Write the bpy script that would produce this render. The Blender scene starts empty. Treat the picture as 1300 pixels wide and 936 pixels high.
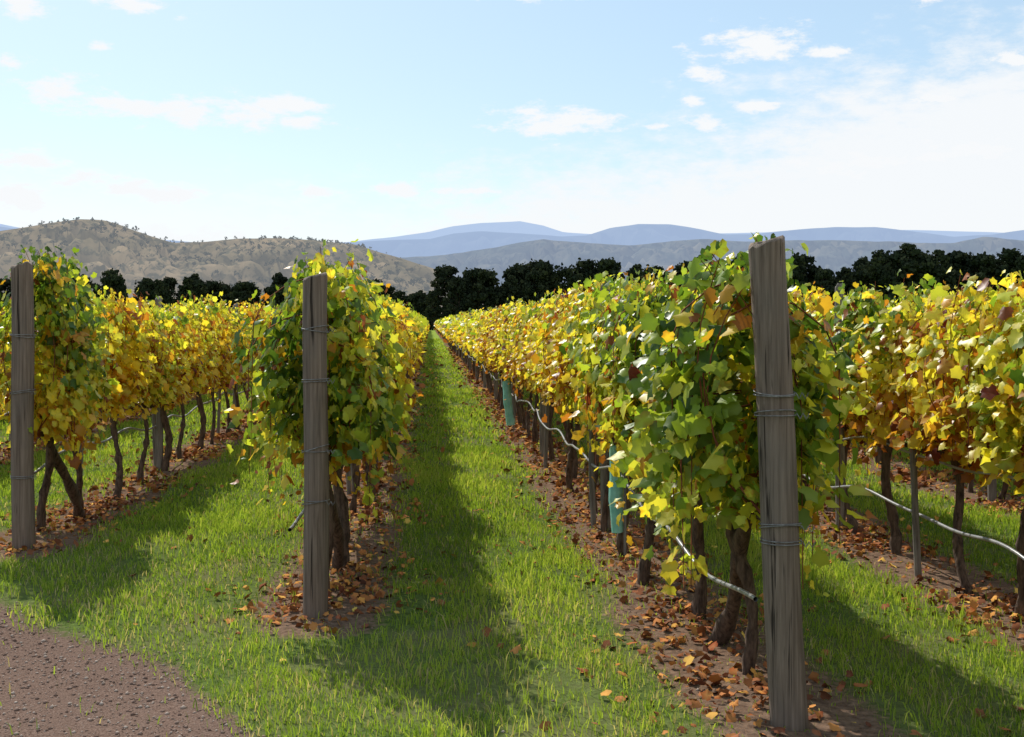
import bpy, math, random
import numpy as np
from mathutils import Vector
random.seed(3); RNG=np.random.default_rng(7)
F=1600.0; HZ=409.0; EYE=1.6; YAW=math.radians(3.75)
ca,sa=math.cos(YAW),math.sin(YAW)
def pxw(u,v,D):
    X=(u-650)/F*D
    return (X*ca+D*sa, -X*sa+D*ca, EYE+(HZ-v)/F*D)
def row_y(x,D): return (D-x*sa)/ca
scene=bpy.context.scene
scene.view_settings.view_transform='Standard'
scene.view_settings.look='None'
scene.view_settings.exposure=0

# ---------------------------------------------------------------- helpers
def link(o,parent=None):
    scene.collection.objects.link(o)
    if parent: o.parent=parent
    return o
def empty(name,loc=(0,0,0)):
    e=bpy.data.objects.new(name,None); e.location=loc; e.empty_display_size=.3
    return link(e)
class MB:
    def __init__(s): s.v=[];s.f=[];s.m=[];s.c=[];s.n=0
    def add(s,v,f,c,m=0):
        v=np.asarray(v,float).reshape(-1,3); f=np.asarray(f,int)
        c=np.asarray(c,float)
        if c.ndim==1: c=np.tile(c,(len(v),1))
        s.v.append(v); s.f.append(f+s.n); s.c.append(c); s.m.append(m); s.n+=len(v)
    def build(s,name,mats,smooth=False):
        V=np.concatenate(s.v); C=np.concatenate(s.c)
        me=bpy.data.meshes.new(name)
        me.vertices.add(len(V)); me.vertices.foreach_set('co',V.astype(np.float32).ravel())
        loops=np.concatenate([f.ravel() for f in s.f])
        tot=np.concatenate([np.full(len(f),f.shape[1]) for f in s.f])
        mi=np.concatenate([np.full(len(f),m) for f,m in zip(s.f,s.m)])
        st=np.concatenate([[0],np.cumsum(tot)[:-1]])
        me.loops.add(len(loops)); me.loops.foreach_set('vertex_index',loops.astype(np.int32))
        me.polygons.add(len(tot)); me.polygons.foreach_set('loop_start',st.astype(np.int32))
        try: me.polygons.foreach_set('loop_total',tot.astype(np.int32))
        except Exception: pass
        me.polygons.foreach_set('material_index',mi.astype(np.int32))
        if smooth: me.polygons.foreach_set('use_smooth',np.ones(len(tot),bool))
        me.update(calc_edges=True)
        a=me.color_attributes.new('Col','FLOAT_COLOR','POINT')
        a.data.foreach_set('color',np.concatenate([C,np.ones((len(C),1))],1).astype(np.float32).ravel())
        for m in mats: me.materials.append(m)
        return me
def tube(path,rad,k=8,ridge=0,rng=None):
    path=np.asarray(path,float); n=len(path); rad=np.broadcast_to(rad,(n,))
    t=np.gradient(path,axis=0); t/=np.linalg.norm(t,axis=1)[:,None]+1e-9
    ref=np.array([0,0,1.]) if abs(t[:,2]).mean()<.7 else np.array([1.,0,0])
    a=np.cross(t,ref); a/=np.linalg.norm(a,axis=1)[:,None]; b=np.cross(t,a)
    ang=np.arange(k)*2*math.pi/k
    R=rad[:,None]*np.ones((1,k))
    if ridge: R=R*(1+ridge*(rng.random((n,k))-.5))
    v=path[:,None,:]+R[...,None]*(np.cos(ang)[None,:,None]*a[:,None,:]+np.sin(ang)[None,:,None]*b[:,None,:])
    i=np.arange(n-1)[:,None]*k; j=np.arange(k)[None,:]; j2=(j+1)%k
    f=np.stack([i+j,i+j2,i+k+j2,i+k+j],-1).reshape(-1,4)
    return v.reshape(-1,3),f
def norm(a): return a/(np.linalg.norm(a,axis=-1,keepdims=True)+1e-9)
def vnoise(x,y,seed=0,oct=4):
    r=np.random.default_rng(seed); out=0; amp=1; fr=1
    for o in range(oct):
        for k in range(3):
            th=r.random()*6.28; ph=r.random()*6.28
            out=out+amp*np.sin(fr*(x*math.cos(th)+y*math.sin(th))+ph+1.3*np.sin(fr*.6*(x*math.sin(th)-y*math.cos(th))+ph*2))/3
        amp*=.55; fr*=2.1
    return out

# ---------------------------------------------------------------- materials
def newmat(name):
    m=bpy.data.materials.new(name); m.use_nodes=True
    nt=m.node_tree; nt.nodes.clear()
    o=nt.nodes.new('ShaderNodeOutputMaterial'); return m,nt,o
def N(nt,t,**kw):
    n=nt.nodes.new(t)
    for k,v in kw.items(): setattr(n,k,v)
    return n
def leafmat(name,trans=.45,rough=.5,tint=(1.15,1.05,.6),gloss=True,spec=.4):
    m,nt,o=newmat(name); L=nt.links
    at=N(nt,'ShaderNodeAttribute'); at.attribute_name='Col'
    if gloss:
        p=N(nt,'ShaderNodeBsdfPrincipled'); p.inputs['Roughness'].default_value=rough; p.inputs['Specular IOR Level'].default_value=spec
        L.new(at.outputs['Color'],p.inputs['Base Color'])
    else:
        p=N(nt,'ShaderNodeBsdfDiffuse'); L.new(at.outputs['Color'],p.inputs['Color'])
    if trans>0:
        tr=N(nt,'ShaderNodeBsdfTranslucent')
        tm=N(nt,'ShaderNodeVectorMath',operation='MULTIPLY'); tm.inputs[1].default_value=tint; L.new(at.outputs['Color'],tm.inputs[0]); L.new(tm.outputs[0],tr.inputs['Color'])
        mx=N(nt,'ShaderNodeMixShader'); mx.inputs[0].default_value=trans
        L.new(p.outputs[0],mx.inputs[1]); L.new(tr.outputs[0],mx.inputs[2]); L.new(mx.outputs[0],o.inputs[0])
    else: L.new(p.outputs[0],o.inputs[0])
    return m
def noisemat(name,c1,c2,scale=(8,8,8),rough=.85,bump=.4,bd=.01,usecol=False,spec=.3,detail=5,contrast=(.35,.65)):
    m,nt,o=newmat(name); L=nt.links
    tc=N(nt,'ShaderNodeTexCoord'); mp=N(nt,'ShaderNodeMapping'); mp.inputs['Scale'].default_value=scale
    L.new(tc.outputs['Object'],mp.inputs['Vector'])
    no=N(nt,'ShaderNodeTexNoise'); no.inputs['Scale'].default_value=1; no.inputs['Detail'].default_value=detail; no.inputs['Roughness'].default_value=.65
    L.new(mp.outputs[0],no.inputs['Vector'])
    mr=N(nt,'ShaderNodeMapRange'); mr.inputs['From Min'].default_value=contrast[0]; mr.inputs['From Max'].default_value=contrast[1]; L.new(no.outputs['Fac'],mr.inputs['Value'])
    mx=N(nt,'ShaderNodeMix',data_type='RGBA'); L.new(mr.outputs[0],mx.inputs[0])
    mx.inputs[6].default_value=(*c1,1); mx.inputs[7].default_value=(*c2,1)
    p=N(nt,'ShaderNodeBsdfPrincipled'); p.inputs['Roughness'].default_value=rough; p.inputs['Specular IOR Level'].default_value=spec
    if usecol:
        at=N(nt,'ShaderNodeAttribute'); at.attribute_name='Col'
        m2=N(nt,'ShaderNodeMix',data_type='RGBA',blend_type='MULTIPLY'); m2.inputs[0].default_value=1
        L.new(mx.outputs[2],m2.inputs[6]); L.new(at.outputs['Color'],m2.inputs[7]); L.new(m2.outputs[2],p.inputs['Base Color'])
    else: L.new(mx.outputs[2],p.inputs['Base Color'])
    if bump:
        bu=N(nt,'ShaderNodeBump'); bu.inputs['Strength'].default_value=bump; bu.inputs['Distance'].default_value=bd
        L.new(no.outputs['Fac'],bu.inputs['Height']); L.new(bu.outputs[0],p.inputs['Normal'])
    L.new(p.outputs[0],o.inputs[0]); return m
def woodmat():
    m,nt,o=newmat('weathered_wood'); L=nt.links
    tc=N(nt,'ShaderNodeTexCoord')
    def no(sc,d,r=.6):
        mp=N(nt,'ShaderNodeMapping'); mp.inputs['Scale'].default_value=sc; L.new(tc.outputs['Object'],mp.inputs['Vector'])
        n=N(nt,'ShaderNodeTexNoise'); n.inputs['Scale'].default_value=1; n.inputs['Detail'].default_value=d; n.inputs['Roughness'].default_value=r; n.inputs['Distortion'].default_value=.4
        L.new(mp.outputs[0],n.inputs['Vector']); return n.outputs[0]
    def mr(s,a,b,c=0,d=1):
        x=N(nt,'ShaderNodeMapRange'); L.new(s,x.inputs[0])
        for i,v in zip((1,2,3,4),(a,b,c,d)): x.inputs[i].default_value=v
        return x.outputs[0]
    def mx(f,a,b_):
        x=N(nt,'ShaderNodeMix',data_type='RGBA'); L.new(f,x.inputs[0])
        for i,s in ((6,a),(7,b_)):
            if isinstance(s,tuple): x.inputs[i].default_value=(*s,1)
            else: L.new(s,x.inputs[i])
        return x.outputs[2]
    g=no((75,75,2.6),5); c_=no((34,34,1.3),3); bl=no((5,5,2.2),3)
    col=mx(mr(g,.3,.7),(.105,.075,.056),(.27,.205,.16))
    col=mx(mr(bl,.45,.7,0,.5),col,(.13,.115,.10))
    crack=mr(c_,.33,.38,1,0)
    col=mx(crack,col,(.035,.026,.02))
    p=N(nt,'ShaderNodeBsdfPrincipled'); p.inputs['Roughness'].default_value=.9; p.inputs['Specular IOR Level'].default_value=.2
    L.new(col,p.inputs['Base Color'])
    h=N(nt,'ShaderNodeMath',operation='SUBTRACT'); L.new(g,h.inputs[0]); L.new(crack,h.inputs[1])
    bu=N(nt,'ShaderNodeBump'); bu.inputs['Strength'].default_value=.8; bu.inputs['Distance'].default_value=.006
    L.new(h.outputs[0],bu.inputs['Height']); L.new(bu.outputs[0],p.inputs['Normal']); L.new(p.outputs[0],o.inputs[0]); return m
M_leaf=leafmat('vine_leaf',.55,.40,(1.12,1.10,.55),True,.38)
M_litter=leafmat('fallen_leaf',0,.7,(1,1,1),False)
M_grass=leafmat('grass_blade',.5,.5,(1.15,1.15,.55),False)
M_bark=noisemat('vine_bark',(.040,.024,.017),(.16,.105,.075),(45,45,9),.95,.9,.012,True)
M_wood=woodmat()
M_wood2=noisemat('grey_stake',(.12,.10,.085),(.27,.24,.21),(60,60,4),.9,.6,.006)
M_wire=noisemat('galvanised_wire',(.10,.09,.085),(.28,.27,.26),(30,30,30),.5,0)
M_hose=noisemat('drip_hose',(.16,.16,.165),(.30,.30,.30),(20,20,20),.3,0,spec=.8)
M_teal=noisemat('teal_plastic',(.20,.52,.44),(.36,.70,.60),(9,9,9),.45,.3,.01)
M_pine=leafmat('pine_foliage',.12,.7,(1,1,.7),False)
M_stone=leafmat('gravel_stone',0,.9,(1,1,1),False)

# ---------------------------------------------------------------- layout
ROWS=[(-12.3,17.5),(-9.9,15.3),(-7.5,13.1),(-5.15,11.0),(-2.87,8.95),(-.625,6.9),(1.40,4.97),(3.2,3.1),(5.1,1.3),(7.0,-.6),(9.0,-2.5),(11.0,-4.4)]
RX=np.array([r[0] for r in ROWS]); RS=np.array([row_y(*r) for r in ROWS])
END=232.
def gz(x,y):
    d=np.sqrt(x*x+y*y)
    a=np.clip(1-(d-30)/60,0,1)
    return (.018*vnoise(x*1.1,y*1.1,5,3)+.006*vnoise(x*7,y*7,6,2))*a
def gz1(x,y): return float(gz(np.array([x]),np.array([y]))[0])
def soilmask(x,y):
    d=np.full(x.shape,9.)
    for rx,rs in zip(RX,RS):
        dx=np.abs(x-rx); dy=np.maximum(rs-.25-y,0)
        dd=np.sqrt(dx*dx+dy*dy*1.5)
        d=np.minimum(d,dd)
    d=np.where(y>END+1,2,d)
    d=d+.08*vnoise(x*3,y*3,11,3)
    m=1-np.clip((d-.22)/.30,0,1)
    return m
def gravelmask(x,y):
    D=x*sa+y*ca
    e=(7.08-.95*(x+2.42))-D-1.2*np.maximum(x+1.15,0) + .14*vnoise(x*1.7,y*1.7,21,3)
    return np.clip(e/.5+.5,0,1)*np.clip((x*.913+D-.5)/.5,0,1)

# ---------------------------------------------------------------- ground
def axis_pts(fine0,fine1,step,far,growth):
    p=list(np.arange(fine0,fine1+1e-6,step)); s=step
    q=p[-1]; r=[]
    while q<far: s*=growth; q+=s; r.append(q)
    s=step; q=p[0]; l=[]
    while q>-far: s*=growth; q-=s; l.append(q)
    return np.array(l[::-1]+p+r)
xs=axis_pts(-14,14,.085,14000,1.25)
ys=axis_pts(0,24,.1,14000,1.045)
Xg,Yg=np.meshgrid(xs,ys)
Zg=gz(Xg,Yg)
so=soilmask(Xg,Yg); gr=gravelmask(Xg,Yg)
so=np.where(np.abs(Xg)>13.5,0,so)
col=np.stack([so,gr,np.zeros_like(so)],-1).reshape(-1,3)
ny,nx=Xg.shape
idx=np.arange(ny*nx).reshape(ny,nx)
fq=np.stack([idx[:-1,:-1],idx[:-1,1:],idx[1:,1:],idx[1:,:-1]],-1).reshape(-1,4)
m,nt,o=newmat('ground'); L=nt.links
at=N(nt,'ShaderNodeAttribute'); at.attribute_name='Col'
sp=N(nt,'ShaderNodeSeparateColor'); L.new(at.outputs['Color'],sp.inputs[0])
tc=N(nt,'ShaderNodeTexCoord')
def noi(scale,detail=5,rough=.6):
    n=N(nt,'ShaderNodeTexNoise'); n.inputs['Scale'].default_value=scale; n.inputs['Detail'].default_value=detail; n.inputs['Roughness'].default_value=rough
    L.new(tc.outputs['Object'],n.inputs['Vector']); return n
def mixc(f,a,b):
    x=N(nt,'ShaderNodeMix',data_type='RGBA')
    if isinstance(f,(int,float)): x.inputs[0].default_value=f
    else: L.new(f,x.inputs[0])
    for i,s in ((6,a),(7,b)):
        if isinstance(s,tuple): x.inputs[i].default_value=(*s,1)
        else: L.new(s,x.inputs[i])
    return x.outputs[2]
def mrange(s,a,b,c=0,d=1):
    x=N(nt,'ShaderNodeMapRange'); L.new(s,x.inputs[0])
    for i,v in zip((1,2,3,4),(a,b,c,d)): x.inputs[i].default_value=v
    return x.outputs[0]
n1=noi(26,5,.7); n2=noi(1.2,2); n3=noi(120,3,.7); n4=noi(.02,2)
grass=mixc(mrange(n1.outputs[0],.35,.65),(.065,.09,.025),(.14,.19,.05))
grass=mixc(mrange(n2.outputs[0],.42,.7,0,.5),grass,(.22,.17,.10))
field=mixc(mrange(n4.outputs[0],.4,.6),(.10,.17,.04),(.26,.22,.10))
ln=N(nt,'ShaderNodeVectorMath',operation='LENGTH'); L.new(tc.outputs['Object'],ln.inputs[0])
farg=mixc(mrange(n1.outputs[0],.35,.65),(.21,.30,.06),(.31,.40,.08))  # distant grass coloured brighter to stand in for backlit blades
grass=mixc(mrange(ln.outputs['Value'],40,90),grass,farg)
grass=mixc(mrange(ln.outputs['Value'],260,420),grass,field)
soil=mixc(mrange(n1.outputs[0],.3,.7),(.075,.048,.036),(.27,.18,.125))
soil=mixc(mrange(n3.outputs[0],.55,.7,0,.7),soil,(.32,.15,.07))
grav=mixc(mrange(n3.outputs[0],.35,.7),(.10,.06,.045),(.27,.185,.145))
e1=N(nt,'ShaderNodeMath',operation='ADD'); L.new(sp.outputs[0],e1.inputs[0]); L.new(mrange(n1.outputs[0],.2,.8,-.35,.35),e1.inputs[1])
c=mixc(mrange(e1.outputs[0],.35,.65),grass,soil)
e2=N(nt,'ShaderNodeMath',operation='ADD'); L.new(sp.outputs[1],e2.inputs[0]); L.new(mrange(n1.outputs[0],.2,.8,-.35,.35),e2.inputs[1])
c=mixc(mrange(e2.outputs[0],.35,.65),c,grav)
p=N(nt,'ShaderNodeBsdfDiffuse')
L.new(c,p.inputs['Color'])
bu=N(nt,'ShaderNodeBump'); bu.inputs['Strength'].default_value=.8; bu.inputs['Distance'].default_value=.015
L.new(n1.outputs[0],bu.inputs['Height']); L.new(bu.outputs[0],p.inputs['Normal']); L.new(p.outputs[0],o.inputs[0])
b=MB(); b.add(np.stack([Xg,Yg,Zg],-1).reshape(-1,3),fq,col)
link(bpy.data.objects.new('ground',b.build('ground',[m],True)))

# ---------------------------------------------------------------- grass
def interp_pal(t,stops,cols):
    cols=np.array(cols); return np.stack([np.interp(t,stops,cols[:,i]) for i in range(3)],-1)
gb=MB()
for (d0,d1,dens,w,h) in [(2.2,6.5,4000,.0045,.055),(6.5,10,2800,.0058,.060),(10,16,1300,.009,.063),(16,30,370,.017,.068),(30,60,80,.036,.072),(60,120,15,.08,.08)]:
    hw=min(.5*d1+1.5,13.5)
    n=int((d1-d0)*2*hw*dens)
    x=RNG.uniform(-hw,hw,n); y=RNG.uniform(d0,d1,n)
    keep=np.abs(x)<.5*y+1.5
    so=soilmask(x,y); gr=gravelmask(x,y)
    pr=(1-so*.90)*(1-gr*.985)
    pt=vnoise(x*2.2,y*1.6,31,3); p2=vnoise(x*.9,y*.7,37,2); p3=vnoise(x*5.5,y*4.5,39,2)
    front=np.clip((-(y+.95*x)+8.3)/1.2,0,1)
    pr=pr*np.clip(1-.7*front*(pt>.15),0,1)*np.clip(.88+.45*pt,.2,1)*np.clip(1.0+.5*p3,.35,1)
    keep&=RNG.random(n)<pr
    x=x[keep];y=y[keep];pt=pt[keep];p2=p2[keep];p3=p3[keep];so=so[keep];n=len(x)
    z=gz(x,y)-.004
    hh=h*(.45+.9*RNG.random(n))*(1+.45*np.clip(pt+.5*p3,-.8,1))*(1-.3*so)
    tall=RNG.random(n)<.025; hh=np.where(tall,hh*1.8,hh)
    th=RNG.uniform(0,6.283,n); ww=w*(.6+.8*RNG.random(n))
    side=np.stack([np.cos(th),np.sin(th),np.zeros(n)],-1)
    ld=RNG.uniform(0,6.283,n); la=RNG.uniform(.1,1.0,n)
    lean=np.stack([np.cos(ld)*la,np.sin(ld)*la,np.zeros(n)],-1)
    P=np.stack([x,y,z],-1); up=np.array([0,0,1.])
    v0=P-side*ww[:,None]/2; v1=P+side*ww[:,None]/2
    mid=P+(up*.6+lean*.3)*hh[:,None]
    v2=mid+side*ww[:,None]*.4; v3=mid-side*ww[:,None]*.4
    tip=P+(up*(1-.25*la[:,None])+lean*.85)*hh[:,None]
    V=np.stack([v0,v1,v2,v3,tip],1).reshape(-1,3)
    i=np.arange(n)*5
    t=np.clip(.50+.22*RNG.standard_normal(n)+.18*pt+.14*p2+.12*p3,0,1)
    C=interp_pal(t,[0,.5,.8,1],[(.11,.185,.03),(.265,.375,.05),(.38,.47,.075),(.46,.48,.12)])
    dry=RNG.random(n)<np.clip(.045+.12*front[keep]+.08*(-pt),.015,.35); C[dry]=np.array([.52,.43,.24])*(.6+.6*RNG.random((dry.sum(),1)))
    C=np.repeat(C,5,0)
    gb.add(V,np.stack([i,i+1,i+2,i+3],-1),C); gb.f.append(np.stack([i+3,i+2,i+4],-1)+gb.n-len(V)); gb.m.append(0)
link(bpy.data.objects.new('grass',gb.build('grass',[M_grass])))

# ---------------------------------------------------------------- leaf geometry
LU=np.array([0,-.26,-.50,-.43,-.55,-.32,0,.32,.55,.43,.50,.26,0])
LV=np.array([.02,-.14,.08,.30,.55,.66,.95,.66,.55,.30,.08,-.14,.34])
LF=np.array([[12,(i+1)%12,i] for i in range(12)])
MU=np.array([0,-.5,-.45,0,.45,.5]); MV=np.array([0,.08,.66,1,.66,.08]); MF=np.array([[0,3,2,1],[0,5,4,3]])
def leaf_batch(P,Nn,T,S,C,hi,rng):
    U,Vv,Fc=(LU,LV,LF) if hi else (MU,MV,MF)
    Nn=norm(Nn); T=T-Nn*(T*Nn).sum(-1,keepdims=True); T=norm(T); B=np.cross(Nn,T)
    n=len(P); k=len(U)
    cup=rng.uniform(-.25,.75,(n,1)); cur=rng.uniform(-.2,.5,(n,1)); tw=rng.uniform(-.4,.4,(n,1))
    W=-cup*np.abs(U)[None]-cur*(Vv**2)[None]+tw*(U*Vv)[None]
    if hi: W=W+rng.uniform(-.07,.07,(n,k))
    wid=rng.uniform(.75,1.1,(n,1))
    V=P[:,None,:]+S[:,None,None]*((U[None]*wid)[...,None]*B[:,None,:]+Vv[None,:,None]*T[:,None,:]+W[...,None]*Nn[:,None,:])
    f=(np.arange(n)[:,None,None]*k+Fc[None]).reshape(-1,Fc.shape[1])
    CC=np.repeat(C[:,None,:],k,1)
    if hi:
        CC[:,12]*=1.12
        rim=(rng.random(n)<.25); e=rng.random((n,12,1))<.45
        fac=np.where(e,np.array([.85,.55,.55]),1.0); CC[rim,:12]*=fac[rim]
    return V.reshape(-1,3),f,CC.reshape(-1,3)
PAL_S=[0,.13,.27,.42,.58,.72,.86,1]
PAL=[(.19,.035,.025),(.50,.19,.03),(.84,.54,.045),(.90,.72,.065),(.80,.74,.09),(.49,.56,.06),(.23,.35,.035),(.09,.17,.025)]
def make_vine(name,seed,green,lod,L=1.0,bush=0.,zlo=.78,ztop=1.83,dens=1.,gtop=.25,trunk=True,endcap=0,gs=.13,rustp=.04):
    rng=np.random.default_rng(seed); b=MB()
    if lod==0: ns,m_,sz=35,43,.070
    elif lod==1: ns,m_,sz=20,18,.125
    else: ns,m_,sz=9,13,.22
    ns=int(ns*L*dens); nd=int(ns*(.38+.4*bush))
    t=np.linspace(0,1,m_)[None]
    y0=rng.uniform(-.5,.5,(ns,1))*L; s=rng.choice([-1,1],(ns,1))
    lean=rng.normal(0,.085,(ns,1)); bow=np.abs(rng.normal(.15+.08*bush,.07,(ns,1)))
    top=ztop-.03+np.clip(rng.normal(0,.07,(ns,1)),-.25,.09)
    ph=rng.uniform(0,6,(ns,1))
    px=lean*t+s*bow*np.sin(np.pi*np.clip(t*1.05,0,1))**.8
    py=y0+rng.normal(0,.10,(ns,1))*t+.03*np.sin(5*t+ph)
    pz=.8+(top-.8)*t
    A=np.stack([px,py,pz],-1)
    y1=rng.uniform(-.5,.5,(nd,1))*L; s1=rng.choice([-1,1],(nd,1))
    zt=rng.uniform(1.1,ztop-.05,(nd,1)); zb=zlo-rng.uniform(0,.25,(nd,1))-.15*bush+ rng.uniform(0,.45,(nd,1))
    out=np.abs(rng.normal(.20+.10*bush,.06,(nd,1)))
    px1=s1*out*np.sin(np.pi*.5*np.clip(t*2.2,0,1)); pz1=zt+.08*np.sin(np.pi*t)+(zb-zt)*t**1.25; py1=y1+rng.normal(0,.12,(nd,1))*t
    Bq=np.stack([px1*np.ones_like(t),py1,pz1],-1)
    S=np.concatenate([A,Bq]);
    if lod==0:
        for sh in list(S[:ns:2])+list(S[ns::2]):
            v,f=tube(sh[::6],np.linspace(.0048,.002,len(sh[::6])),3); b.add(v,f,np.array([2.2,1.1,.7]),1)
    P=S.reshape(-1,3); n=len(P)
    P=P+rng.normal(0,1,(n,3))*np.array([.052,.06,.042])*(1 if lod<2 else 1.4)
    tt=np.tile(t,(len(S),1)).reshape(-1)
    hole=vnoise(P[:,1]*5+seed,P[:,2]*5,seed+50,2)
    keep=(hole>-.70)&(P[:,2]>zlo-.35-.2*bush)&(P[:,2]<ztop+.10)
    low=P[:,2]<zlo+.12; keep&=~(low&(rng.random(n)<.45*(1-bush)))
    P=P[keep]; tt=tt[keep]; n=len(P)
    sd=np.sign(P[:,0]+rng.normal(0,.06,n))
    Nn=np.stack([sd*.85,np.zeros(n)+endcap*-.5,np.full(n,.40)],-1)+rng.normal(0,.5,(n,3))
    T=np.stack([sd*.35,rng.normal(0,.45,n),np.full(n,-.85)],-1)+rng.normal(0,.3,(n,3))
    Sz=sz*(rng.uniform(.55,1.35,n))*(1-.35*(tt>.93))
    g=green+gs*rng.standard_normal(n)+gs*1.2*vnoise(P[:,1]*3.1,P[:,2]*3.3+P[:,0]*3,seed+9,2)+(P[:,2]-1.25)*gtop-(P[:,2]<.85)*.06
    rn=vnoise(P[:,1]*4+3,P[:,2]*3,seed+77,2)
    rust=(rng.random(n)<rustp*(1+2.5*(rn>.45))); g=np.where(rust,rng.uniform(0,.2,n),g)
    if lod==0:
        dr=(hole[keep]<-.5)&(rng.random(n)<.55); g=np.where(dr,g*.3,g)
    C=interp_pal(np.clip(g,0,1),PAL_S,PAL)*(.70+.44*rng.random((n,1)))
    v,f,c=leaf_batch(P,Nn,T,Sz,C,lod==0,rng); b.add(v,f,c,0)
    if trunk:
        for k in range(max(1,int(round(L)))):
            yc=-L/2+.5+k if L>1.5 else rng.normal(0,.04)
            nn=16 if lod==0 else 6; tz=np.linspace(0,1,nn)
            lx,ly=rng.normal(0,.05),rng.normal(0,.13)
            pth=np.stack([lx*(1-tz)+.022*np.sin(7*tz+seed),yc+ly*(1-tz)+.03*np.sin(5*tz+seed*2),-.05+.86*tz],-1)
            r=(.033-.011*tz)*rng.uniform(.8,1.25)*(1+.45*np.exp(-((tz-1)/.12)**2)+.25*np.exp(-(tz/.1)**2))*(1+.18*rng.standard_normal(nn)*(lod==0))
            v,f=tube(pth,np.clip(r,.017,.08),9 if lod==0 else 5,.45 if lod==0 else 0,rng); b.add(v,f,np.array([1.,1.,1.]),1)
            ty=np.linspace(-.52,.52,9); v,f=tube(np.stack([.015*np.sin(9*ty+seed),yc+ty,.79+.02*np.sin(6*ty)+.03*(np.abs(ty)<.1)],-1),.016+.008*(np.abs(ty)<.3),6,.3,rng); b.add(v,f,np.array([1.,1.,1.]),1)
    return b.build(name,[M_leaf,M_bark])

YEL=[make_vine('vine_yellow_%d'%i,100+i,[.46,.52,.49,.40,.55,.50,.53][i],0,gtop=.22,ztop=1.83,rustp=[.03,.04,.03,.20,.02,.05,.03][i]) for i in range(7)]
MIX=[make_vine('vine_mixed_%d'%i,130+i,[.57,.61,.59][i],0,gtop=.25,bush=.2,rustp=.04) for i in range(3)]
GRN=[make_vine('vine_green_%d'%i,160+i,[.69,.72,.72,.70][i],0,bush=.58,zlo=.72,ztop=[2.08,1.99,1.87,1.84][i],dens=[1.3,1.3,1.3,1.15][i],gtop=.20,endcap=.8*(i!=3),gs=.16,rustp=.025) for i in range(4)]
GR2=[make_vine('vine_greenish_%d'%i,180+i,[.63,.62][i],0,bush=.35,ztop=[1.84,1.90][i],dens=1.1,gtop=.24,gs=.15) for i in range(2)]
LO1=[make_vine('vine_far_%d'%i,200+i,[.46,.52,.49,.55,.44,.56][i],1,gtop=.25,rustp=.03) for i in range(6)]
LO2=[make_vine('vine_block_%d'%i,230+i,[.49,.53,.51,.55][i],2,L=3.,gtop=.3,rustp=.03) for i in range(4)]

# ---------------------------------------------------------------- posts
def post_mesh(name,h,r,seed,mat,wraps=(),lean=(0,0)):
    rng=np.random.default_rng(seed); b=MB()
    nz=26; k=22; zz=np.linspace(-.12,h,nz)
    path=np.stack([lean[0]*zz/h+.004*np.sin(zz*4+seed),lean[1]*zz/h+.004*np.cos(zz*3+seed),zz],-1)
    rad=r*(1.0-.05*zz/h+.012*np.sin(zz*5+seed))
    v,f=tube(path,rad,k); V=v.reshape(nz,k,3)
    prof=1+.03*np.sin(np.arange(k)*3*6.283/k+seed)+.03*(rng.random(k)-.5)
    cen=path[:,None,:]; V=cen+(V-cen)*prof[None,:,None]
    V[-1,:,2]+=.018*(V[-1,:,0]-path[-1,0])/r+.006*rng.standard_normal(k)
    b.add(V.reshape(-1,3),f,np.ones(3),0)
    top=V[-1]; inn=path[-1]+(top-path[-1])*.9; inn[:,2]+=.010; c=inn.mean(0)+[0,0,.004]
    vv=np.concatenate([top,inn,[c]]); j=np.arange(k); j2=(j+1)%k
    b.add(vv,np.stack([j,j2,k+j2,k+j],-1),np.ones(3),0)
    b.f.append(np.stack([k+j,k+j2,np.full(k,2*k)],-1)+b.n-len(vv)); b.m.append(0)
    for z0 in wraps:
        for q in range(2):
            a=np.linspace(0,2*math.pi,25); rr=r*1.055+.002
            cx=lean[0]*z0/h; cy=lean[1]*z0/h
            tl=rng.normal(0,.012)
            v,f=tube(np.stack([cx+rr*np.cos(a),cy+rr*np.sin(a),z0+q*.012+tl*np.sin(a+seed)],-1),.0026,5); b.add(v,f,np.ones(3),1)
        a=np.linspace(0,1,10)
        v,f=tube(np.stack([cx+rr*.8+.05*a,cy-rr*.7-.02*a,z0+.012*np.sin(a*14)],-1),.002,4); b.add(v,f,np.ones(3),1)
    return b.build(name,[mat,M_wire],True)
def grp(name,meshes,loc):
    e=empty(name,loc)
    for nm,me in meshes: link(bpy.data.objects.new(nm,me),e)
    return e
def endpost(x,y,h,r,seed,lean=(0,0),wraps=(.75,1.2,1.55)):
    grp('wooden_post',[('post_shaft',post_mesh('post_shaft',h,r,seed,M_wood,wraps,lean))],(x,y,gz1(x,y)))
HMAP={-2.87:(2.0,.079),-.625:(1.85,.069),1.40:(1.895,.074)}
for (rx,rd),ry in zip(ROWS,RS):
    h,r=HMAP.get(rx,(1.88,.072))
    if rx==1.40:
        x,y,_=pxw(1002,930,4.97); endpost(x,y,h,r,3,(-.088,0),(.72,.78,1.22,1.30))
    elif rx==-.625:
        x,y,_=pxw(401,780,6.9); endpost(x,y,h,r,5,(-.004,0),(.62,.9,1.28,1.56))
    elif rx==-2.87:
        x,y,_=pxw(30,695,8.95); endpost(x,y,h,r,8,(-.01,0),(.5,1.1,1.5))
    elif ry>0.5: endpost(rx,ry,h,r,int(rx*7)+100)
stake=post_mesh('stake_shaft',1.86,.038,44,M_wood2); stake2=post_mesh('short_stake',.86,.022,45,M_wood2)

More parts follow.
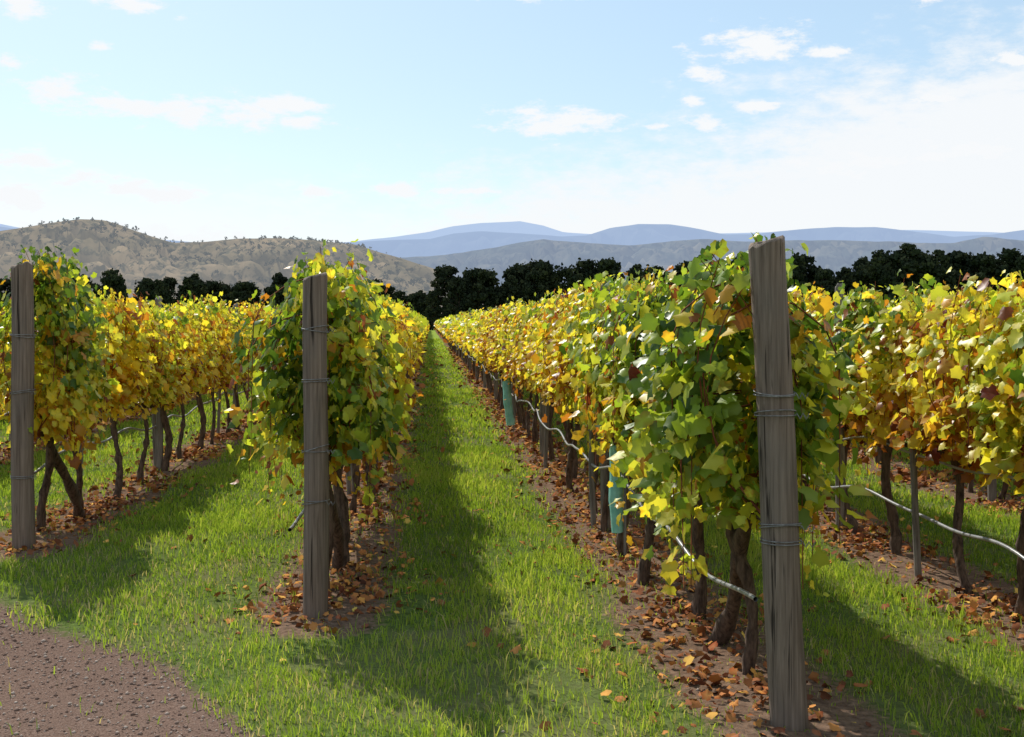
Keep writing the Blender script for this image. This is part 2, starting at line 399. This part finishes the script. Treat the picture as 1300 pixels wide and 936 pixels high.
# ---------------------------------------------------------------- vine rows
for ri,((rx,rd),ry) in enumerate(zip(ROWS,RS)):
    e=empty('grapevine_row',(rx,ry,0))
    near=rx in (-2.87,-.625,1.40,3.2)
    k=0
    y=ry+.60
    rr=random.Random(ri*17+3)
    while y<END:
        D=y
        if D<-1.5: y+=1.02;k+=1; continue
        sx_=rr.uniform(.88,1.15)
        if D<27 and abs(rx)<8:
            if k==0: me=GRN[{-2.87:0,-.625:1,1.40:2}.get(rx,ri%4)]
            elif k==1: me={-2.87:MIX[0],-.625:GR2[1],1.40:GRN[3],3.2:MIX[1]}.get(rx,rr.choice(MIX))
            elif rx==1.40 and k==2: me=GR2[0]
            elif rx==1.40 and k==3: me=MIX[2]
            elif rx==-.625 and k in(2,3): me=MIX[k-2]
            elif rx==3.2 and k in (4,7): me=YEL[3]
            elif rx==3.2 and 5<=k<=6: me=MIX[(k)%3]
            else: me=rr.choice(YEL+([MIX[0]] if rr.random()<.4 else []))
            step=1.02; zs=rr.uniform(.94,1.04) if k>2 else 1
        elif D<62: me=rr.choice(LO1); step=1.02; zs=rr.uniform(.92,1.06)
        else: me=rr.choice(LO2); step=3.0; y+=1.0; zs=rr.uniform(.92,1.06)
        ob=bpy.data.objects.new('vine',me); link(ob,e)
        ob.location=(rr.gauss(0,.03),y-ry+rr.gauss(0,.03),gz1(rx,y) if y<80 else 0)
        fl=rr.random()<.5 and k>0
        ob.rotation_euler=(0,0,(math.pi if fl else 0)+rr.gauss(0,.05)); ob.scale=(sx_,1,zs)
        y+=step if D<62 else 2.0; k+=1
    wb=MB()
    y0=max(ry,-2); yy=np.arange(y0,70,.5)
    for z0 in (.80,1.15,1.5):
        v,f=tube(np.stack([np.full_like(yy,0.02),yy-ry,z0+0*yy],-1),.0018,4); wb.add(v,f,np.ones(3),0)
    yy=np.arange(y0+.1,90,.12); zz={1.40:.50,3.2:.36,-2.87:.50}.get(rx,.48)
    hz=zz+.028*np.sin(yy*2*math.pi/2.04)+.03*np.sin(yy*.9+ri)+.012*np.sin(yy*5.1)
    hx=-.12+.03*np.sin(yy*1.7+ri)
    v,f=tube(np.stack([hx,yy-ry,hz],-1),.0105,7); wb.add(v,f,np.ones(3),1)
    if rx==3.2:
        v,f=tube(np.stack([hx+.05,yy-ry,hz+.36],-1),.008,7); wb.add(v,f,np.ones(3),1)
    link(bpy.data.objects.new('wires_and_drip_hose',wb.build('wires',[M_wire,M_hose],True)),e)
    py=ry+(4.75 if rx!=3.2 else 6.6)
    while py<120:
        if py>1:
            ob=link(bpy.data.objects.new('line_post',stake),e); ob.location=(-.05,py-ry,gz1(rx,py)); ob.rotation_euler=(rr.gauss(0,.012),rr.gauss(0,.012),rr.random()*6)
        py+=5.3
    if near:
        for q in ((4,8) if rx==1.40 else (1,4,8)):
            ob=link(bpy.data.objects.new('short_stake',stake2),e); ob.location=(-.12,.8+q*1.02,0); ob.rotation_euler=(.03,.02,q)
    sb=MB(); rg=np.random.default_rng(ri+5); tz=np.linspace(0,1,12)
    v,f=tube(np.stack([.03*np.sin(6*tz)+.02,(1.35-.95*tz),-.04+.92*tz],-1),.042-.008*tz+.006*rg.standard_normal(12),9,.3,rg); sb.add(v,f,np.ones(3),0)
    link(bpy.data.objects.new('old_trunk',sb.build('old_trunk',[M_bark],True)),e)

# teal vine guards
def guard(u,vt,vb,D,tilt,r):
    xb,yb,zb=pxw(u,vb,D); b=MB(); h=(vb-vt)/F*D; tz=np.linspace(0,1,9)
    rg=np.random.default_rng(int(u))
    pth=np.stack([tilt*tz*h,0*tz,h*tz],-1)
    v,f=tube(pth,r+.006*np.sin(tz*5),4,.25,rg); b.add(v,f,np.ones(3),0)
    v,f=tube(pth,r*.85,4,.25,rg); b.add(v,f,np.ones(3),0)
    v,f=tube(np.stack([.05+0*tz,0*tz,-.15+(h+.15)*tz*1.05],-1),.009,6); b.add(v,f,np.ones(3),1)
    ob=link(bpy.data.objects.new('vine_guard',b.build('vine_guard',[M_teal,M_wood2]))); ob.location=(xb,yb,max(zb,0.02))
guard(784,566,676,8.25,-.04,.040); guard(648,484,540,18.4,-.10,.06)

# ---------------------------------------------------------------- fallen leaves
lb=MB(); rng=RNG
def litter(n,d0,d1,sz,hi):
    ri=rng.choice(len(RX),n,p=None); 
    x=RX[ri]+rng.normal(0,.24,n)+np.where(rng.random(n)<.13,rng.normal(0,.5,n),0); y=rng.uniform(d0,d1,n)
    ok=(np.abs(x)<.5*y+1.2)&(y>RS[ri]-.3+rng.normal(0,.25,n))
    ok&=rng.random(n)<np.clip(.6+.6*vnoise(x*2.5,y*2.5,77,2),.12,1)
    x=x[ok];y=y[ok];n=len(x)
    z=gz(x,y)+rng.uniform(.004,.035,n)
    P=np.stack([x,y,z],-1)
    Nn=np.array([0,0,1.])+rng.normal(0,.5,(n,3)); T=rng.normal(0,1,(n,3))*[1,1,.2]
    g=np.clip(rng.beta(1.6,2.6,n),0,1)
    C=interp_pal(g,[0,.2,.45,.7,1],[(.12,.05,.035),(.28,.11,.055),(.46,.19,.065),(.60,.30,.08),(.75,.55,.12)])*(.7+.5*rng.random((n,1)))
    v,f,c=leaf_batch(P,Nn,T,sz*rng.uniform(.4,1.25,n),C,hi,rng); lb.add(v,f,c,0)
litter(38000,3.3,12,.047,True); litter(44000,12,28,.065,False); litter(24000,28,75,.12,False)
link(bpy.data.objects.new('fallen_leaves',lb.build('fallen_leaves',[M_litter])))

# ---------------------------------------------------------------- gravel
n=90000; x=RNG.uniform(-5.5,2.2,n); y=RNG.uniform(2.8,9.5,n)
ok=(RNG.random(n)<gravelmask(x,y)*.95+.006); x=x[ok];y=y[ok];n=len(x)
r=.0028+.010*RNG.random(n)**4
ico=np.array([[1,0,0],[0,1,0],[-1,0,0],[0,-1,0],[.1,.1,.7],[0,0,-.5]])
V=ico[None]*r[:,None,None]*RNG.uniform(.6,1.35,(n,6,1)); th=RNG.uniform(0,6.28,n); c_,s_=np.cos(th)[:,None],np.sin(th)[:,None]
V=np.stack([V[...,0]*c_-V[...,1]*s_,V[...,0]*s_+V[...,1]*c_,V[...,2]],-1)+np.stack([x,y,gz(x,y)+r*.2],-1)[:,None]
ff=np.array([[0,1,4],[1,2,4],[2,3,4],[3,0,4],[1,0,5],[2,1,5],[3,2,5],[0,3,5]])
C=interp_pal(RNG.random(n),[0,.5,1],[(.15,.095,.075),(.30,.21,.165),(.52,.43,.36)])
b=MB(); b.add(V.reshape(-1,3),(np.arange(n)[:,None,None]*6+ff[None]).reshape(-1,3),np.repeat(C,6,0))
link(bpy.data.objects.new('gravel_path',b.build('gravel_path',[M_stone])))

# ---------------------------------------------------------------- tree belt
def make_tree(seed,h,w):
    rng=np.random.default_rng(seed); b=MB()
    tz=np.linspace(0,1,7); v,f=tube(np.stack([.2*np.sin(tz*3),.15*np.cos(tz*4),h*.9*tz],-1),.32*(1-.85*tz),6); b.add(v,f,np.array([.05,.04,.03]))
    nc=60
    tt=rng.random(nc)**.85; env=w*.5*np.clip(np.sin(np.pi*np.clip(.16+.80*tt,0,1))**.7,.15,1)
    a=rng.uniform(0,6.28,nc); rad=env*np.sqrt(rng.random(nc))
    cc=np.stack([np.cos(a)*rad,np.sin(a)*rad,h*(.05+.93*tt)],-1)
    for c0 in cc[:16]:
        v,f=tube(np.linspace([0,0,c0[2]*.75],c0,4),np.array([.1,.08,.05,.02]),4); b.add(v,f,np.array([.05,.04,.03]))
    k=65; cr=rng.uniform(.55,1.3,nc)*w/7
    d=norm(rng.normal(0,1,(nc,k,3)))*(rng.random((nc,k,1))**.45)*cr[:,None,None]*np.array([1,1,.75])
    P=(cc[:,None]+d).reshape(-1,3); n=len(P)
    Nn=norm(d.reshape(-1,3))+rng.normal(0,.6,(n,3)); T=rng.normal(0,1,(n,3))
    tone=np.repeat(rng.random(nc),k)*.6+.4*rng.random(n)
    C=interp_pal(tone,[0,.6,1],[(.014,.020,.014),(.030,.040,.024),(.065,.072,.036)])
    v,f,c=leaf_batch(P,Nn,T,rng.uniform(.3,.65,n),C,False,rng); b.add(v,f,c)
    return b.build('pine_%d'%seed,[M_pine])
TR=[make_tree(1,12,7.5),make_tree(2,12,5.6),make_tree(3,12,8.5),make_tree(4,12,7),make_tree(5,12,4.8),make_tree(6,12,9)]
belt=empty('pine_tree_belt',(0,250,0)); rr=random.Random(5)
HT=([-400,0,150,230,300,340,500,520,536,560,640,700,760,850,900,1000,1100,1150,1230,1300,1800],[350,352,350,354,350,346,362,376,372,343,342,334,336,332,330,332,330,316,332,320,326])
u=-300
while u<1750:
    for lay in range(2):
        D=246+lay*9+rr.uniform(-4,4)
        uu=u+rr.uniform(-12,12)+lay*13
        v=np.interp(uu,*HT)+rr.uniform(-8,17)+lay*2
        if 500<uu<528: continue
        x,y,z=pxw(uu,v,D)
        ob=link(bpy.data.objects.new('pine',rr.choice(TR)),belt)
        s=z/12; ob.location=(x,y-250,-.1); ob.scale=(s*rr.uniform(.8,1.15),s*rr.uniform(.8,1.15),s); ob.rotation_euler=(0,0,rr.random()*6)
    u+=25
for uu in range(480,560,9):
    x,y,z=pxw(uu,374+rr.uniform(-5,4),330)
    ob=link(bpy.data.objects.new('pine',rr.choice(TR)),belt); ob.location=(x,y-250,-.1); s=z/12; ob.scale=(s*1.1,s*1.1,s); ob.rotation_euler=(0,0,rr.random()*6)

# ---------------------------------------------------------------- hills
def hazemat(name,c1,c2,c3,scale,haze,hz):
    m,nt,o=newmat(name); L=nt.links
    tc=N(nt,'ShaderNodeTexCoord')
    def no(s,d=5):
        n=N(nt,'ShaderNodeTexNoise'); n.inputs['Scale'].default_value=s; n.inputs['Detail'].default_value=d; n.inputs['Roughness'].default_value=.62
        L.new(tc.outputs['Object'],n.inputs['Vector']); return n.outputs[0]
    def mr(s,a,b):
        x=N(nt,'ShaderNodeMapRange'); L.new(s,x.inputs[0]); x.inputs[1].default_value=a; x.inputs[2].default_value=b; return x.outputs[0]
    def mx(f,a,b_):
        x=N(nt,'ShaderNodeMix',data_type='RGBA'); L.new(f,x.inputs[0])
        for i,s in ((6,a),(7,b_)):
            if isinstance(s,tuple): x.inputs[i].default_value=(*s,1)
            else: L.new(s,x.inputs[i])
        return x.outputs[2]
    c=mx(mr(no(scale),.42,.6),c1,c2); c=mx(mr(no(scale*6,4),.50,.58),c,c3)
    d=N(nt,'ShaderNodeBsdfDiffuse'); L.new(c,d.inputs[0])
    e=N(nt,'ShaderNodeEmission'); e.inputs[0].default_value=(*haze,1); e.inputs[1].default_value=1  # aerial haze painted in as a constant glow of the hill surface
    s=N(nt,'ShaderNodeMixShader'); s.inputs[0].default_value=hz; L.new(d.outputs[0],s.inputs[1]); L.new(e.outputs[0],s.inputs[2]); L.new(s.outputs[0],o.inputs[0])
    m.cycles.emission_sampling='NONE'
    return m
def hill(name,D,us,vs,mat,seed,rough=.1,front=.55,wob=3,fq_=26):
    U=np.arange(-900,2300,6.); R=np.interp(U,us,vs)
    H=np.maximum((HZ-R)/F*D+EYE,-30)
    H=H+(H>5)*D/F*wob*.5*vnoise(U*.03,U*0,seed,4)
    T=np.concatenate([np.linspace(0,1,60),1+np.linspace(.05,.6,10)])
    P=[]
    for t in T:
        dist=D*(front+(1-front)*t)
        X=(U-650)/F*dist; xw=X*ca+dist*sa; yw=-X*sa+dist*ca
        prof=(np.sin(np.pi*.5*min(t,1))**1.15 if t<=1 else max(0,1-(t-1)*1.1))
        nz=vnoise(xw/D*fq_,yw/D*fq_,seed+3,6)
        z=H*prof-H*rough*np.abs(nz)*min(1,4*t*abs(1-t))*(1 if t<1 else .3)
        z=np.minimum(z,H*(front+(1-front)*t)*1.0 if t<1 else 1e9)
        P.append(np.stack([xw,yw,z-3*(1-min(t,1))-2*(t==0)],-1))
    P=np.array(P); a,b_=P.shape[:2]; idx=np.arange(a*b_).reshape(a,b_)
    f=np.stack([idx[:-1,:-1],idx[:-1,1:],idx[1:,1:],idx[1:,:-1]],-1).reshape(-1,4)
    b=MB(); b.add(P.reshape(-1,3),f,np.ones(3)); link(bpy.data.objects.new(name,b.build(name,[mat],True)))
    return P
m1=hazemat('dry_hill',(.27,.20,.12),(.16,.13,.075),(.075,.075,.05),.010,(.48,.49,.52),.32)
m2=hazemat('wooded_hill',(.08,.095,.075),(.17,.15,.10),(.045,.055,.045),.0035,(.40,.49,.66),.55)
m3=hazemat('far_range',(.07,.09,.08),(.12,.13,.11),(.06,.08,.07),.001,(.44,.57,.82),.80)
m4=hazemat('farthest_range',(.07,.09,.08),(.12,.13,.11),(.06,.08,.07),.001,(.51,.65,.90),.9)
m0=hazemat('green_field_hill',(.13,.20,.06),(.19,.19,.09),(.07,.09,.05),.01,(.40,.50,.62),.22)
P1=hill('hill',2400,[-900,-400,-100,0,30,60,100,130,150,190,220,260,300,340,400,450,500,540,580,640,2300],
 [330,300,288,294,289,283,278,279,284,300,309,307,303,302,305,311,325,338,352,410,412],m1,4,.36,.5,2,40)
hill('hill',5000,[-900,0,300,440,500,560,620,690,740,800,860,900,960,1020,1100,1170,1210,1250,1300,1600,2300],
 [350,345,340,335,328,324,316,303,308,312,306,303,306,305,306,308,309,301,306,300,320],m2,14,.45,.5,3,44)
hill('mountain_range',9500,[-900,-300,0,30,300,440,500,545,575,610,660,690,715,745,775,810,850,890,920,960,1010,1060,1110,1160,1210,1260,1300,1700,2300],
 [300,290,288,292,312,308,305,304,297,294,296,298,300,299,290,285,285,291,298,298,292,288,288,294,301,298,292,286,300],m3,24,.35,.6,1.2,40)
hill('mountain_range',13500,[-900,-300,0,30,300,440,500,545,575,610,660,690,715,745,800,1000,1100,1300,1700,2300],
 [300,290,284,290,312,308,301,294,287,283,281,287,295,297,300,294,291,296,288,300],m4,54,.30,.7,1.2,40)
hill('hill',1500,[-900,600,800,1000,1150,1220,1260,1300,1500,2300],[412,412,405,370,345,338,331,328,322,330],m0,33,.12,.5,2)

rg=np.random.default_rng(9); a,b_=P1.shape[:2]
n=7500; ti=rg.integers(8,60,n); ui=rg.integers(80,255,n)
c0=P1[ti,ui]+rg.normal(0,8,(n,3))*[1,1,0]
k=rg.random(n)<np.clip(.30+.7*vnoise(c0[:,0]/130,c0[:,1]/130,3,3),.05,1)*np.where(ti>56,.25,1); c0=c0[k]; c0=c0[c0[:,2]>8]; n=len(c0)
tr=MB(); q=14; sz=rg.uniform(1.2,3.6,n)
d=norm(rg.normal(0,1,(n,q,3)))*(rg.random((n,q,1))**.4)*sz[:,None,None]
P=(c0[:,None]+d+np.array([0,0,1])*sz[:,None,None]*.6).reshape(-1,3)
v,f,c=leaf_batch(P,rg.normal(0,1,(len(P),3)),rg.normal(0,1,(len(P),3)),np.repeat(sz,q)*.8,np.tile([.05,.06,.035],(len(P),1)),False,rg)
tr.add(v,f,c)
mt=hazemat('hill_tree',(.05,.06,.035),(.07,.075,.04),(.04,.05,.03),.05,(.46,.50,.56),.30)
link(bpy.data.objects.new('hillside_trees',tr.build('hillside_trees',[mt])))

# ---------------------------------------------------------------- sun & sky
tosun=Vector((-.76,1.85,1.66)).normalized()
sl=bpy.data.lights.new('sun','SUN'); sl.energy=5.0; sl.angle=math.radians(.53); sl.color=(1,.96,.88)
so=link(bpy.data.objects.new('sun',sl)); so.rotation_euler=tosun.to_track_quat('Z','Y').to_euler()
so.location=(-9,18,19)
w=bpy.data.worlds.new('World'); scene.world=w; w.use_nodes=True; nt=w.node_tree; nt.nodes.clear(); L=nt.links
out=nt.nodes.new('ShaderNodeOutputWorld'); bg=nt.nodes.new('ShaderNodeBackground'); L.new(bg.outputs[0],out.inputs[0])
sky=nt.nodes.new('ShaderNodeTexSky'); sky.sky_type='NISHITA'; sky.sun_disc=False
sky.sun_elevation=math.asin(tosun.z); sky.sun_rotation=math.atan2(tosun.x,tosun.y)%(2*math.pi); sky.air_density=1.0; sky.dust_density=.6; sky.ozone_density=1.5
tc=nt.nodes.new('ShaderNodeTexCoord')
def M(op,a,b=None,c=None,clamp=False):
    n=nt.nodes.new('ShaderNodeMath'); n.operation=op; n.use_clamp=clamp
    for i,s in enumerate((a,b,c)):
        if s is None: continue
        if isinstance(s,(int,float)): n.inputs[i].default_value=s
        else: L.new(s,n.inputs[i])
    return n.outputs[0]
sx=nt.nodes.new('ShaderNodeSeparateXYZ'); L.new(tc.outputs['Generated'],sx.inputs[0])
az=M('ARCTAN2',sx.outputs[0],sx.outputs[1]); el=M('ARCSINE',sx.outputs[2])
cb=nt.nodes.new('ShaderNodeCombineXYZ'); L.new(az,cb.inputs[0]); L.new(M('MULTIPLY',el,2.4),cb.inputs[1])
ae=nt.nodes.new('ShaderNodeCombineXYZ'); L.new(az,ae.inputs[0]); L.new(el,ae.inputs[1])
def wn(scale,detail,rough=.6):
    n=nt.nodes.new('ShaderNodeTexNoise'); n.inputs['Scale'].default_value=scale; n.inputs['Detail'].default_value=detail; n.inputs['Roughness'].default_value=rough
    L.new(cb.outputs[0],n.inputs['Vector']); return n.outputs[0]
nA=wn(28,8,.68); nB=wn(5,4,.55)
def mr(s,a,b,c=0,d=1,smooth=True):
    x=nt.nodes.new('ShaderNodeMapRange'); x.interpolation_type='SMOOTHSTEP' if smooth else 'LINEAR'; L.new(s,x.inputs[0])
    for i,v in zip((1,2,3,4),(a,b,c,d)): x.inputs[i].default_value=v
    return x.outputs[0]
blobs=[(70,132,48,20),(120,146,40,14),(190,148,75,17),(250,150,50,15),(300,152,85,22),(355,140,50,18),(380,158,50,10),(705,156,85,22),(965,62,70,24),(890,97,30,11),(895,160,35,12),(960,142,40,12),(880,130,18,9),
 (30,36,30,14),(165,20,50,16),(128,77,16,8),(1180,18,18,10),(1180,141,60,8),(835,163,18,6),(30,216,60,14),(100,238,45,14),(200,250,70,16),(490,240,50,11),(10,262,60,18),(400,245,30,9),(1290,100,45,16),(600,243,70,7),
 (1240,205,120,24),(1090,215,150,18),(1040,75,40,8),(15,105,30,10),(680,-4,60,8)]
acc=None
for (u,v,a,b_) in blobs:
    c_az=YAW+math.atan((u-650)/F); c_el=math.atan((HZ-v)/F)
    vm=nt.nodes.new('ShaderNodeVectorMath'); vm.operation='MULTIPLY_ADD'; L.new(ae.outputs[0],vm.inputs[0])
    vm.inputs[1].default_value=(F/a,F/b_,0); vm.inputs[2].default_value=(-c_az*F/a,-c_el*F/b_,0)
    vl=nt.nodes.new('ShaderNodeVectorMath'); vl.operation='LENGTH'; L.new(vm.outputs[0],vl.inputs[0])
    acc=vl.outputs['Value'] if acc is None else M('MINIMUM',acc,vl.outputs['Value'])
acc=M('MAXIMUM',M('SUBTRACT',1.0,acc),-1.4)
f=M('ADD',M('MULTIPLY',acc,.95),M('MULTIPLY',M('SUBTRACT',nA,.5),4.4))
cl=mr(f,-.15,.75)
edge=M('ADD',M('MULTIPLY',M('MAXIMUM',M('ADD',az,.02),0),.27),.095)
bank=M('ADD',M('DIVIDE',M('SUBTRACT',edge,el),.045),M('ADD',M('MULTIPLY',M('SUBTRACT',nB,.5),2.6),M('MULTIPLY',M('SUBTRACT',nA,.5),3.6)))
bank=M('MULTIPLY',mr(bank,-.6,1.2),.94)
cov=M('MAXIMUM',cl,bank)
oth=M('MULTIPLY',mr(nB,.52,.68),M('MULTIPLY',mr(M('ABSOLUTE',M('SUBTRACT',az,.07)),.5,.7),.8)); cov=M('MAXIMUM',cov,oth)
hs=nt.nodes.new('ShaderNodeMix'); hs.data_type='RGBA'; hs.inputs[0].default_value=.52; L.new(sky.outputs[0],hs.inputs[6]); hs.inputs[7].default_value=(3.9,5.4,6.5,1)
mx=nt.nodes.new('ShaderNodeMix'); mx.data_type='RGBA'; L.new(cov,mx.inputs[0]); L.new(hs.outputs[2],mx.inputs[6]); mx.inputs[7].default_value=(6.7,6.85,7.0,1)
L.new(mx.outputs[2],bg.inputs[0]); bg.inputs[1].default_value=.14

# ---------------------------------------------------------------- camera
cd=bpy.data.cameras.new('camera'); cd.sensor_width=36; cd.lens=F/1300*36; cd.shift_y=-59/1300.; cd.clip_end=40000; cd.clip_start=.05
cam=link(bpy.data.objects.new('camera',cd)); cam.location=(0,0,EYE); cam.rotation_euler=(math.radians(90),0,-YAW)
scene.camera=cam
